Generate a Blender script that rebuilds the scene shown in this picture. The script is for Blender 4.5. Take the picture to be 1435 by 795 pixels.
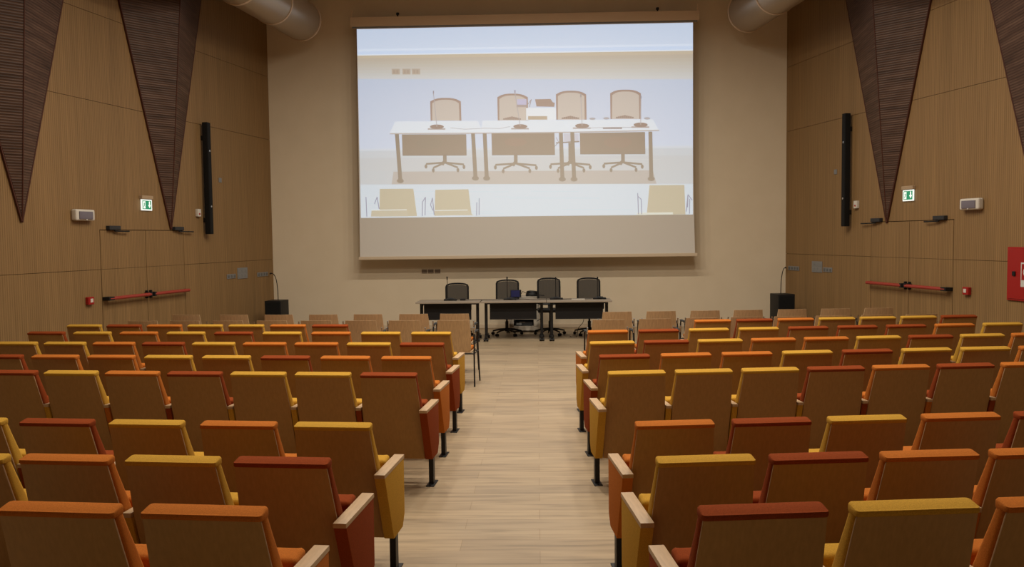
import bpy, bmesh, math, random
from mathutils import Vector, Matrix
random.seed(7)
for o in list(bpy.data.objects): bpy.data.objects.remove(o)
S = bpy.context.scene
COL = S.collection

# ------------------------------------------------------------------ camera
CAMH = 1.88
cd = bpy.data.cameras.new('camera'); cam = bpy.data.objects.new('camera', cd); COL.objects.link(cam)
cd.sensor_width = 36.0; cd.sensor_fit = 'HORIZONTAL'; cd.lens = 1180/1435*36; cd.clip_start = .05
def cam_matrix(yaw, pit, rol):
    cy, sy, cp, sp = math.cos(yaw), math.sin(yaw), math.cos(pit), math.sin(pit)
    F = Vector((-sy*cp, cy*cp, -sp)); R = Vector((cy, sy, 0)); U = R.cross(F)
    c, s = math.cos(rol), math.sin(rol)
    R2 = c*R - s*U; U2 = s*R + c*U
    m = Matrix((R2, U2, -F)).transposed().to_4x4()
    m.translation = (0, 0, CAMH)
    return m
cam.matrix_world = cam_matrix(math.radians(1.727), math.radians(3.184), math.radians(.689))
S.camera = cam

# ------------------------------------------------------------------ colour management and world
S.view_settings.view_transform = 'Standard'; S.view_settings.look = 'None'
S.view_settings.gamma = 1; S.view_settings.use_curve_mapping = False
S.view_settings.exposure = 0.0
w = bpy.data.worlds.new('world'); S.world = w; w.use_nodes = True
w.node_tree.nodes['Background'].inputs[0].default_value = (.9, .75, .6, 1)
w.node_tree.nodes['Background'].inputs[1].default_value = 0.02

# ------------------------------------------------------------------ lamps: rows of recessed ceiling downlights
CEIL = 7.0
WARM = (1.0, .91, .76)
def downlight(x, y, z, power, size=.16, col=WARM):
    l = bpy.data.lights.new('downlight', 'AREA'); l.shape = 'DISK'; l.size = size
    l.energy = power; l.color = col; l.spread = math.radians(170)
    o = bpy.data.objects.new('downlight', l); COL.objects.link(o)
    o.location = (x, y, z)
    return o
for x in (-2.1, -.7, .7, 2.1):
    downlight(x, 11.7, 6.75, 66)
for x in (-2.1, -.7, .7, 2.1):
    downlight(x, 9.3, 6.75, 62)
for x in (-2.2, 0, 2.2):
    downlight(x, 6.4, 6.75, 66)
for x in (-2.6, 0, 2.6):
    downlight(x, 4.4, 6.6, 36)
for x, y in ((-5.0, 10.6), (5.0, 10.6), (-5.6, 7.6), (5.6, 7.6)):
    downlight(x, y, 6.8, 12)

# ------------------------------------------------------------------ helpers
def lin(c):
    return tuple(((v/255)/12.92 if v/255 <= .04045 else (((v/255)+.055)/1.055)**2.4) for v in c)
def tag(o, label=None, cat=None, group=None, kind=None):
    if label: o['label'] = label
    if cat: o['category'] = cat
    if group: o['group'] = group
    if kind: o['kind'] = kind
    return o
def empty(name, loc, rz=0, label=None, cat=None, group=None):
    o = bpy.data.objects.new(name, None); COL.objects.link(o); o.empty_display_size = .1
    o.location = loc; o.rotation_euler = (0, 0, rz)
    return tag(o, label, cat, group)
class MB:
    def __init__(s): s.bm = bmesh.new(); s.mi = 0
    def _mark(s, faces):
        for f in faces: f.material_index = s.mi
    def box(s, x0, x1, y0, y1, z0, z1, bev=0, seg=1):
        b = bmesh.new()
        vs = [b.verts.new((x, y, z)) for x in (x0, x1) for y in (y0, y1) for z in (z0, z1)]
        for q in ((0,1,3,2),(4,6,7,5),(0,4,5,1),(2,3,7,6),(0,2,6,4),(1,5,7,3)): b.faces.new([vs[i] for i in q])
        if bev: bmesh.ops.bevel(b, geom=b.edges[:], offset=bev, segments=seg, affect='EDGES', profile=.7)
        s.merge(b); return s
    def merge(s, b, mat=None):
        bmesh.ops.recalc_face_normals(b, faces=b.faces[:])
        me = bpy.data.meshes.new('t'); 
        if mat is not None: b.transform(mat)
        for f in b.faces: f.material_index = s.mi
        b.to_mesh(me); b.free(); s.bm.from_mesh(me); bpy.data.meshes.remove(me)
    def prism(s, pts, axis, a, b_, bev=0):
        """pts 2-D polygon in the plane perpendicular to axis, extruded a..b_"""
        b = bmesh.new()
        def P(p, t):
            if axis == 'x': return (t, p[0], p[1])
            if axis == 'y': return (p[0], t, p[1])
            return (p[0], p[1], t)
        A = [b.verts.new(P(p, a)) for p in pts]; B = [b.verts.new(P(p, b_)) for p in pts]
        b.faces.new(A); b.faces.new(B[::-1]); n = len(pts)
        for i in range(n): b.faces.new((A[i], A[(i+1) % n], B[(i+1) % n], B[i]))
        if bev: bmesh.ops.bevel(b, geom=b.edges[:], offset=bev, segments=2, affect='EDGES', profile=.7)
        s.merge(b); return s
    def rings(s, rings, cap=True):
        b = bmesh.new(); R = [[b.verts.new(p) for p in r] for r in rings]; n = len(R[0])
        for i in range(len(R)-1):
            for j in range(n): b.faces.new((R[i][j], R[i][(j+1) % n], R[i+1][(j+1) % n], R[i+1][j]))
        if cap: b.faces.new(R[0][::-1]); b.faces.new(R[-1])
        s.merge(b); return s
    def tube(s, path, r, n=10, rad=None):
        path = [Vector(p) for p in path]; rr = []
        up = None
        for i, p in enumerate(path):
            t = (path[min(i+1, len(path)-1)] - path[max(i-1, 0)]).normalized()
            if up is None: up = Vector((0, 0, 1)) if abs(t.z) < .9 else Vector((1, 0, 0))
            a = t.cross(up).normalized(); up = a.cross(t).normalized()
            q = rad[i] if rad else r
            rr.append([p + q*(math.cos(2*math.pi*k/n)*a + math.sin(2*math.pi*k/n)*up) for k in range(n)])
        return s.rings(rr)
    def lathe(s, prof, n=24, c=(0, 0, 0), axis='z'):
        rr = []
        for r, h in prof:
            ring = []
            for k in range(n):
                a = 2*math.pi*k/n; x, y = r*math.cos(a), r*math.sin(a)
                ring.append(Vector(c) + Vector({'z': (x, y, h), 'y': (x, h, -y), 'x': (h, x, y)}[axis]))
            rr.append(ring)
        return s.rings(rr)
    def poly(s, pts):
        s.bm.verts.ensure_lookup_table()
        f = s.bm.faces.new([s.bm.verts.new(p) for p in pts]); f.material_index = s.mi; return s
    def mesh(s, name, mats, smooth=35):
        me = bpy.data.meshes.new(name); s.bm.to_mesh(me); s.bm.free()
        for m in (mats if isinstance(mats, (list, tuple)) else [mats]): me.materials.append(m)
        if smooth:
            me.shade_smooth(); me.set_sharp_from_angle(angle=math.radians(smooth))
        return me
    def build(s, name, mats, parent=None, smooth=35, **k):
        return put(name, s.mesh(name, mats, smooth), parent, **k)
def put(name, me, parent=None, loc=(0, 0, 0), label=None, cat=None, group=None, kind=None):
    o = bpy.data.objects.new(name, me); COL.objects.link(o); o.location = loc
    if parent: o.parent = parent
    return tag(o, label, cat, group, kind)

# ------------------------------------------------------------------ materials
def mat(name, base, rough=.6, metal=0, spec=.3, emit=None, es=1):
    m = bpy.data.materials.new(name); m.use_nodes = True
    b = m.node_tree.nodes['Principled BSDF']
    b.inputs['Base Color'].default_value = (*base, 1); b.inputs['Roughness'].default_value = rough
    b.inputs['Metallic'].default_value = metal; b.inputs['Specular IOR Level'].default_value = spec
    if emit: b.inputs['Emission Color'].default_value = (*emit, 1); b.inputs['Emission Strength'].default_value = es
    return m
class NT:
    def __init__(s, m): s.m = m; s.t = m.node_tree; s.b = s.t.nodes['Principled BSDF']
    def n(s, ty, **k):
        x = s.t.nodes.new(ty)
        for a, v in k.items():
            if a.startswith('i_'): x.inputs[int(a[2:])].default_value = v
            else: setattr(x, a, v)
        return x
    def l(s, a, b): s.t.links.new(a, b)
def stretched(nt, scale, nscale, detail=3, src='Object', rot=(0, 0, 0)):
    tc = nt.n('ShaderNodeTexCoord'); mp = nt.n('ShaderNodeMapping'); mp.inputs['Scale'].default_value = scale
    mp.inputs['Rotation'].default_value = rot
    nz = nt.n('ShaderNodeTexNoise'); nz.inputs['Scale'].default_value = nscale; nz.inputs['Detail'].default_value = detail
    nt.l(tc.outputs[src], mp.inputs[0]); nt.l(mp.outputs[0], nz.inputs['Vector']); return nz, mp, tc
def ramp(nt, fac, stops):
    r = nt.n('ShaderNodeValToRGB'); e = r.color_ramp.elements
    e[0].position, e[0].color = stops[0][0], (*stops[0][1], 1); e[1].position, e[1].color = stops[-1][0], (*stops[-1][1], 1)
    for p, c in stops[1:-1]:
        q = e.new(p); q.color = (*c, 1)
    nt.l(fac, r.inputs[0]); return r
def mul(c, k): return tuple(v*k for v in c)
def wood(name, base, scale=(1, 1, .12), nscale=30, var=.16, rough=.5, spec=.3, bump=0):
    m = mat(name, base, rough, 0, spec); nt = NT(m)
    nz, _, _ = stretched(nt, scale, nscale)
    r = ramp(nt, nz.outputs[0], [(.3, mul(base, 1-var)), (.7, mul(base, 1+var))])
    nt.l(r.outputs[0], nt.b.inputs['Base Color'])
    if bump:
        bp = nt.n('ShaderNodeBump'); bp.inputs['Strength'].default_value = bump; bp.inputs['Distance'].default_value = .002
        nt.l(nz.outputs[0], bp.inputs['Height']); nt.l(bp.outputs[0], nt.b.inputs['Normal'])
    return m
def fabric(name, base):
    m = mat(name, base, .95, 0, .1); nt = NT(m)
    nz, _, _ = stretched(nt, (1, 1, 1), 260, 2)
    r = ramp(nt, nz.outputs[0], [(.35, mul(base, .86)), (.65, mul(base, 1.12))]); nt.l(r.outputs[0], nt.b.inputs['Base Color'])
    bp = nt.n('ShaderNodeBump'); bp.inputs['Strength'].default_value = .25; bp.inputs['Distance'].default_value = .001
    nt.l(nz.outputs[0], bp.inputs['Height']); nt.l(bp.outputs[0], nt.b.inputs['Normal'])
    return m
M = {}
M['yellow'] = fabric('yellow_fabric', (.50, .275, .038))
M['orange'] = fabric('orange_fabric', (.45, .137, .022))
M['red'] = fabric('red_fabric', (.24, .046, .010))
M['shell'] = wood('beech_veneer', (.385, .215, .072), (9, 9, .55), 9, .07, .45, .3)
M['shell_edge'] = mat('plywood_edge', (.34, .21, .11), .6)
M['armwood'] = wood('beech_armrest', (.46, .31, .18), (9, 1.2, 9), 8, .12, .45)
M['looseply'] = wood('loose_chair_plywood', (.50, .34, .19), (8, 8, .6), 9, .12, .45)
M['black_metal'] = mat('black_metal', (.008, .008, .009), .45, .1, .4)
M['chrome'] = mat('chrome', (.5, .5, .5), .25, 1)
M['black_plastic'] = mat('black_plastic', (.010, .010, .011), .5)
M['speaker_black'] = mat('speaker_black', (.004, .004, .0042), .7)
M['charcoal'] = mat('charcoal_plastic', (.03, .03, .032), .55)
M['grey_plate'] = mat('grey_plate', (.22, .22, .22), .5)
M['white'] = mat('white_plastic', (.62, .58, .52), .5)
M['cabinet_white'] = mat('cabinet_white', (.52, .47, .4), .5)
M['lens'] = mat('grey_lens', (.16, .14, .17), .3)
M['redpaint'] = mat('red_paint', (.33, .012, .010), .4, 0, .4)
M['redbar'] = mat('red_bar', (.32, .032, .02), .35, 0, .5)
M['darkgap'] = mat('dark_gap', (.07, .04, .02), .9)
M['blue'] = mat('blue_screen', (.015, .016, .05), .3, emit=(.006, .008, .035), es=.6)
M['duct'] = mat('painted_duct', (.40, .31, .21), .35, .35, .5)
M['table'] = wood('table_laminate', (.30, .25, .20), (1, 6, 6), 6, .05, .4)
M['plaster'] = mat('cream_plaster', (.70, .60, .455), .85, 0, .15)
M['skirting'] = mat('skirting_cream', (.60, .49, .36), .5)
M['casing'] = mat('casing_beige', (.66, .52, .38), .6)
M['ceiling'] = mat('ceiling_paint', (.75, .68, .58), .9)

# cream plaster: faint roller mottling
nt = NT(M['plaster']); nz, _, _ = stretched(nt, (1, 1, 1), 2.5, 5)
r = ramp(nt, nz.outputs[0], [(.35, (.69, .59, .445)), (.65, (.71, .61, .465))]); nt.l(r.outputs[0], nt.b.inputs['Base Color'])

# oak acoustic wall: fine vertical grooves, tone drifting from strip to strip (object space x = along the wall)
def wall_oak():
    m = mat('grooved_oak', (.3, .18, .09), .55, 0, .25); nt = NT(m)
    tc = nt.n('ShaderNodeTexCoord'); sx = nt.n('ShaderNodeSeparateXYZ'); nt.l(tc.outputs['Object'], sx.inputs[0])
    cb = nt.n('ShaderNodeCombineXYZ'); nt.l(sx.outputs[0], cb.inputs[0])
    mz = nt.n('ShaderNodeMath', operation='MULTIPLY'); nt.l(sx.outputs[2], mz.inputs[0]); mz.inputs[1].default_value = .02; nt.l(mz.outputs[0], cb.inputs[2])
    n1 = nt.n('ShaderNodeTexNoise'); n1.inputs['Scale'].default_value = 26; n1.inputs['Detail'].default_value = 4; n1.inputs['Roughness'].default_value = .75; nt.l(cb.outputs[0], n1.inputs['Vector'])
    n2 = nt.n('ShaderNodeTexNoise'); n2.inputs['Scale'].default_value = 3; n2.inputs['Detail'].default_value = 2; nt.l(cb.outputs[0], n2.inputs['Vector'])
    b = (.28, .170, .073)
    r1 = ramp(nt, n1.outputs[0], [(.30, mul(b, .82)), (.5, b), (.64, mul(b, 1.10)), (.70, mul(b, 1.3))])
    mx = nt.n('ShaderNodeMix', data_type='RGBA', blend_type='MULTIPLY'); mx.inputs[0].default_value = .5
    r2 = ramp(nt, n2.outputs[0], [(.35, (.8, .8, .8)), (.65, (1, 1, 1))])
    nt.l(r1.outputs[0], mx.inputs[6]); nt.l(r2.outputs[0], mx.inputs[7])
    # grooves every 16 mm
    wv = nt.n('ShaderNodeMath', operation='MULTIPLY'); nt.l(sx.outputs[0], wv.inputs[0]); wv.inputs[1].default_value = 2*math.pi/.036
    sn = nt.n('ShaderNodeMath', operation='SINE'); nt.l(wv.outputs[0], sn.inputs[0])
    gt = nt.n('ShaderNodeMath', operation='GREATER_THAN'); nt.l(sn.outputs[0], gt.inputs[0]); gt.inputs[1].default_value = .80
    mx2 = nt.n('ShaderNodeMix', data_type='RGBA', blend_type='MULTIPLY'); nt.l(gt.outputs[0], mx2.inputs[0])
    nt.l(mx.outputs[2], mx2.inputs[6]); mx2.inputs[7].default_value = (.66, .6, .54, 1)
    nt.l(mx2.outputs[2], nt.b.inputs['Base Color'])
    return m
M['oak'] = wall_oak()
def walnut():
    m = mat('slatted_walnut', (.1, .05, .03), .5, 0, .3); nt = NT(m)
    tc = nt.n('ShaderNodeTexCoord'); sx = nt.n('ShaderNodeSeparateXYZ'); nt.l(tc.outputs['Object'], sx.inputs[0])
    cb = nt.n('ShaderNodeCombineXYZ'); nt.l(sx.outputs[2], cb.inputs[2])
    mz = nt.n('ShaderNodeMath', operation='MULTIPLY'); nt.l(sx.outputs[0], mz.inputs[0]); mz.inputs[1].default_value = .06; nt.l(mz.outputs[0], cb.inputs[0])
    n1 = nt.n('ShaderNodeTexNoise'); n1.inputs['Scale'].default_value = 16; n1.inputs['Detail'].default_value = 5; n1.inputs['Roughness'].default_value = .7; nt.l(cb.outputs[0], n1.inputs['Vector'])
    r1 = ramp(nt, n1.outputs[0], [(.32, (.045, .024, .016)), (.5, (.095, .052, .035)), (.68, (.155, .092, .064))])
    wv = nt.n('ShaderNodeMath', operation='MULTIPLY'); nt.l(sx.outputs[2], wv.inputs[0]); wv.inputs[1].default_value = 2*math.pi/.035
    sn = nt.n('ShaderNodeMath', operation='SINE'); nt.l(wv.outputs[0], sn.inputs[0])
    gt = nt.n('ShaderNodeMath', operation='GREATER_THAN'); nt.l(sn.outputs[0], gt.inputs[0]); gt.inputs[1].default_value = .6
    mx2 = nt.n('ShaderNodeMix', data_type='RGBA', blend_type='MULTIPLY'); nt.l(gt.outputs[0], mx2.inputs[0])
    nt.l(r1.outputs[0], mx2.inputs[6]); mx2.inputs[7].default_value = (.5, .4, .38, 1)
    nt.l(mx2.outputs[2], nt.b.inputs['Base Color'])
    bp = nt.n('ShaderNodeBump'); bp.inputs['Strength'].default_value = .4; bp.inputs['Distance'].default_value = .004
    nt.l(sn.outputs[0], bp.inputs['Height']); nt.l(bp.outputs[0], nt.b.inputs['Normal'])
    return m
M['walnut'] = walnut()
M['walnut_edge'] = mat('walnut_edge', (.07, .022, .012), .6)
def planks():
    m = mat('light_oak_planks', (.5, .4, .3), .42, 0, .35); nt = NT(m)
    tc = nt.n('ShaderNodeTexCoord')
    br = nt.n('ShaderNodeTexBrick'); br.offset = .37; br.offset_frequency = 2
    br.inputs['Scale'].default_value = 1; br.inputs['Brick Width'].default_value = 1.3; br.inputs['Row Height'].default_value = .19
    br.inputs['Mortar Size'].default_value = .0016; br.inputs['Mortar Smooth'].default_value = .1; br.inputs['Bias'].default_value = 0
    br.inputs['Color1'].default_value = (.0, .0, .0, 1); br.inputs['Color2'].default_value = (1, 1, 1, 1); br.inputs['Mortar'].default_value = (.3, .3, .3, 1)
    nt.l(tc.outputs['Object'], br.inputs['Vector'])
    nz, mp, _ = stretched(nt, (.7, 9, 9), 2.4, 6)
    nz.inputs['Distortion'].default_value = .4
    big, _, _ = stretched(nt, (.5, 1.6, 1), 1.1, 3)
    b = (.385, .296, .196)
    r1 = ramp(nt, nz.outputs[0], [(.30, mul(b, .68)), (.5, b), (.72, mul(b, 1.14))])
    r2 = ramp(nt, br.outputs[0], [(0, (.84, .83, .83)), (1, (1.05, 1.04, 1.02))])
    mx = nt.n('ShaderNodeMix', data_type='RGBA', blend_type='MULTIPLY'); mx.inputs[0].default_value = 1
    nt.l(r1.outputs[0], mx.inputs[6]); nt.l(r2.outputs[0], mx.inputs[7])
    mx2 = nt.n('ShaderNodeMix', data_type='RGBA', blend_type='MULTIPLY'); nt.l(br.outputs[1], mx2.inputs[0])
    nt.l(mx.outputs[2], mx2.inputs[6]); mx2.inputs[7].default_value = (.72, .65, .57, 1)
    r3 = ramp(nt, big.outputs[0], [(.35, (.9, .88, .86)), (.65, (1, 1, 1))])
    mx3 = nt.n('ShaderNodeMix', data_type='RGBA', blend_type='MULTIPLY'); mx3.inputs[0].default_value = 1
    nt.l(mx2.outputs[2], mx3.inputs[6]); nt.l(r3.outputs[0], mx3.inputs[7])
    nt.l(mx3.outputs[2], nt.b.inputs['Base Color'])
    return m
M['planks'] = planks()
def mesh_fabric():
    m = mat('chair_mesh', (.032, .028, .026), .8); nt = NT(m)
    tr = nt.n('ShaderNodeBsdfTransparent'); mx = nt.n('ShaderNodeMixShader'); mx.inputs[0].default_value = .9
    out = [n for n in nt.t.nodes if n.type == 'OUTPUT_MATERIAL'][0]
    nt.l(tr.outputs[0], mx.inputs[1]); nt.l(nt.b.outputs[0], mx.inputs[2]); nt.l(mx.outputs[0], out.inputs[0]); return m
M['chair_mesh'] = mesh_fabric()

# ------------------------------------------------------------------ room shell
YB = 17.27; BACKY = -4.0
AL, AR = math.radians(10.741), math.radians(-12.024)
XL0, XR0 = -5.462, 5.05
def wall_x(side, y):
    return XL0 + math.tan(AL)*(y-YB) if side < 0 else XR0 + math.tan(AR)*(y-YB)
def ramp_z(y): return max(0.0, (4.44-y)*.068)
RAMPY = 4.44
b = MB()
yf = YB + .15
for (ya, yb) in ((BACKY-.2, RAMPY), (RAMPY, yf)):
    xs = [(wall_x(-1, ya)-.1, ya), (wall_x(1, ya)+.1, ya), (wall_x(1, yb)+.1, yb), (wall_x(-1, yb)-.1, yb)]
    top = [(x, y, ramp_z(y)) for x, y in xs]; bot = [(x, y, ramp_z(y)-.12) for x, y in xs]
    b.rings([bot, top])
b.build('floor', M['planks'], kind='structure', smooth=0)
b = MB(); b.box(XL0-.6, XR0+.6, YB, YB+.15, -.1, CEIL); b.build('wall_back', M['plaster'], kind='structure', smooth=0)
b = MB(); b.box(wall_x(-1, BACKY)-.2, wall_x(1, BACKY)+.2, BACKY-.15, BACKY, 0, CEIL); b.build('wall_rear', M['plaster'], kind='structure', smooth=0)
b = MB(); b.box(-10.2, 10.2, BACKY-.15, YB+.15, CEIL, CEIL+.12); b.build('ceiling', M['ceiling'], kind='structure', smooth=0)
b = MB(); b.box(XL0, XR0, YB-.014, YB, 0, .082, .004); b.build('baseboard_back', M['skirting'], kind='structure')

# wall frames: local x = distance s from the stage corner towards the camera, local y = height axis z up
def wall_frame(side):
    a = AL if side < 0 else AR; X0 = XL0 if side < 0 else XR0
    d = (-math.sin(a), -math.cos(a)); return X0, math.atan2(d[1], d[0])
def wpos(side, s, out=0, z=0):
    X0, rz = wall_frame(side); o = out if side < 0 else -out
    return (X0 + s*math.cos(rz) - o*math.sin(rz), YB + s*math.sin(rz) + o*math.cos(rz), z)
SG = {-1: 1, 1: -1}      # sign of local y that points into the room
def wbox(b, side, s0, s1, o0, o1, z0, z1, bev=0, seg=1):
    g = SG[side]; b.box(s0, s1, min(g*o0, g*o1), max(g*o0, g*o1), z0, z1, bev, seg)
DOOR = {-1: (3.085, 4.10, 5.145), 1: (2.895, 3.90, 4.905)}
DTOP = 2.052; GAP = .011
ZJ = [0, 1.470, 3.925, 5.20, 6.47, CEIL]
for side, nm in ((-1, 'left'), (1, 'right')):
    X0, rz = wall_frame(side); L = 21.9
    b = MB(); d0, dm, d1 = DOOR[side]
    b.mi = 1; wbox(b, side, -.02, L, -.17, -.022, -.1, CEIL); b.mi = 0
    for i in range(len(ZJ)-1):
        z0 = ZJ[i] + (.003 if i else 0); z1 = ZJ[i+1] - .003
        if z1 < DTOP: spans = [(0, d0-GAP/2), (d1+GAP/2, L)]
        elif z0 < DTOP:
            spans = [(0, d0-GAP/2), (d1+GAP/2, L)]; wbox(b, side, d0-GAP/2, d1+GAP/2, -.022, 0, DTOP+GAP/2, z1)
        else: spans = [(0, L)]
        for s0, s1 in spans: wbox(b, side, s0, s1, -.022, 0, z0, z1)
    o = b.build('wall_'+nm, [M['oak'], M['darkgap']], kind='structure', smooth=0)
    o.location = (X0, YB, 0); o.rotation_euler = (0, 0, rz)
dn = 0
for side in (-1, 1):
    X0, rz = wall_frame(side); g = SG[side]; d0, dm, d1 = DOOR[side]
    for k, (s0, s1) in enumerate(((d0, dm), (dm, d1))):
        dn += 1; W = s1-s0
        b = MB(); wbox(b, side, GAP/2, W-GAP/2, -.022, .002, .012, ZJ[1]-.002); wbox(b, side, GAP/2, W-GAP/2, -.022, .002, ZJ[1]+.002, DTOP-GAP/2)
        dr = b.build('door_%d' % dn, M['oak'], kind='structure', smooth=0)
        dr.location = wpos(side, s0); dr.rotation_euler = (0, 0, rz)
        # horizontal panic bar with latch box at the meeting edge and end bracket
        sm, se = (W-.05, .03) if k == 0 else (.05, W-.03)
        b = MB(); b.tube([(se, g*.095, 1.035), (sm, g*.095, 1.035)], .027, 12)
        pb = b.build('push_bar', M['redbar'], dr, label='red push bar')
        b = MB(); wbox(b, side, sm-.028, sm+.028, .0, .118, 1.0, 1.07, .012, 2)
        wbox(b, side, sm-.012, sm+.012, .0, .05, .972, 1.098, .006); b.build('latch_box', M['black_plastic'], dr)
        b = MB(); 
        e2 = .10 if (k == 1) else .0
        wbox(b, side, se-.03 if k == 0 else se-.09, se+.09 if k == 0 else se+.03, .0, .12, 1.008, 1.062, .008, 2) if k == 1 else wbox(b, side, se-.02, se+.02, .0, .1, 1.012, 1.058, .006)
        b.build('end_bracket', M['black_plastic'] if k == 1 else M['redbar'], dr)
        # door closer above the leaf
        c = (.19 if k == 0 else W-.26)
        b = MB(); wbox(b, side, c-.125, c+.125, .0, .065, 2.055, 2.115, .008, 2); cl = b.build('door_closer', M['charcoal'], dr)
        b = MB(); b.tube([(c, g*.045, 2.058), (c-.02, g*.045, 2.035)], .014, 8)
        b.tube([(c-.02, g*.05, 2.035), (c-.38 if k == 0 else c-.30, g*.06, 2.03)], .010, 8)
        wbox(b, side, (c-.40 if k == 0 else c-.32), (c-.24), .045, .07, 2.022, 2.042, .004); b.build('closer_arm', M['black_metal'], cl)

# ------------------------------------------------------------------ walnut wedges on the side walls
TRI = {-1: [(3.45, 2.115, .268, .319), (6.62, 2.19, .29, .31)], 1: [(3.345, 2.075, .314, .303), (6.49, 2.07, .31, .305)]}
ZT = CEIL - .02
for side in (-1, 1):
    X0, rz = wall_frame(side); g = SG[side]
    for i, (ts, tz, kf, kn) in enumerate(TRI[side]):
        h = ZT - tz; e = empty('wall_wedge', wpos(side, ts, .001, tz), rz,
            'dark walnut wedge pointing down on the %s wall, %s' % ('left' if side < 0 else 'right',
             'above the double door' if i == 0 else 'cut by the photo edge'), 'wall panel', 'dark walnut wedges on the oak walls')
        ed = .03; P = .42
        tipv = (0, g*ed, 0); rt = (.080*h, g*.142*h, h)   # ridge rises away from the wall
        far = (-kf*h, g*ed, h); near = (kn*h, g*ed, h)
        def fac(name, a, c):
            b = MB(); b.poly([tipv, a, c]); 
            b.poly([(v[0], v[1]-g*.012, v[2]) for v in (tipv, c, a)])
            for p, q in ((tipv, a), (a, c), (c, tipv)): b.poly([p, (p[0], p[1]-g*.012, p[2]), (q[0], q[1]-g*.012, q[2]), q])
            bmesh.ops.recalc_face_normals(b.bm, faces=b.bm.faces[:])
            return b.build(name, M['walnut'], e, smooth=0)
        fac('far_facet', far, rt); fac('near_facet', rt, near)
        b = MB(); tw = .018
        for q in (far, near):
            sgn = -1 if q is far else 1
            b.prism([(0, -.02), (q[0], q[2]), (q[0]+sgn*tw, q[2]), (sgn*tw*.6, -.05)], 'y', min(0, g*ed*1.02), max(0, g*ed*1.02))
        b.prism([(far[0], h-.01), (near[0], h-.01), (near[0], h+.008), (far[0], h+.008)], 'y', min(0, g*ed), max(0, g*ed))
        b.build('edge_trim', M['walnut_edge'], e, smooth=0)
        b = MB(); b.tube([(0, g*.028, -.01), (rt[0], rt[1], rt[2])], .009, 6); b.build('ridge_trim', M['walnut_edge'], e)

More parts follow.
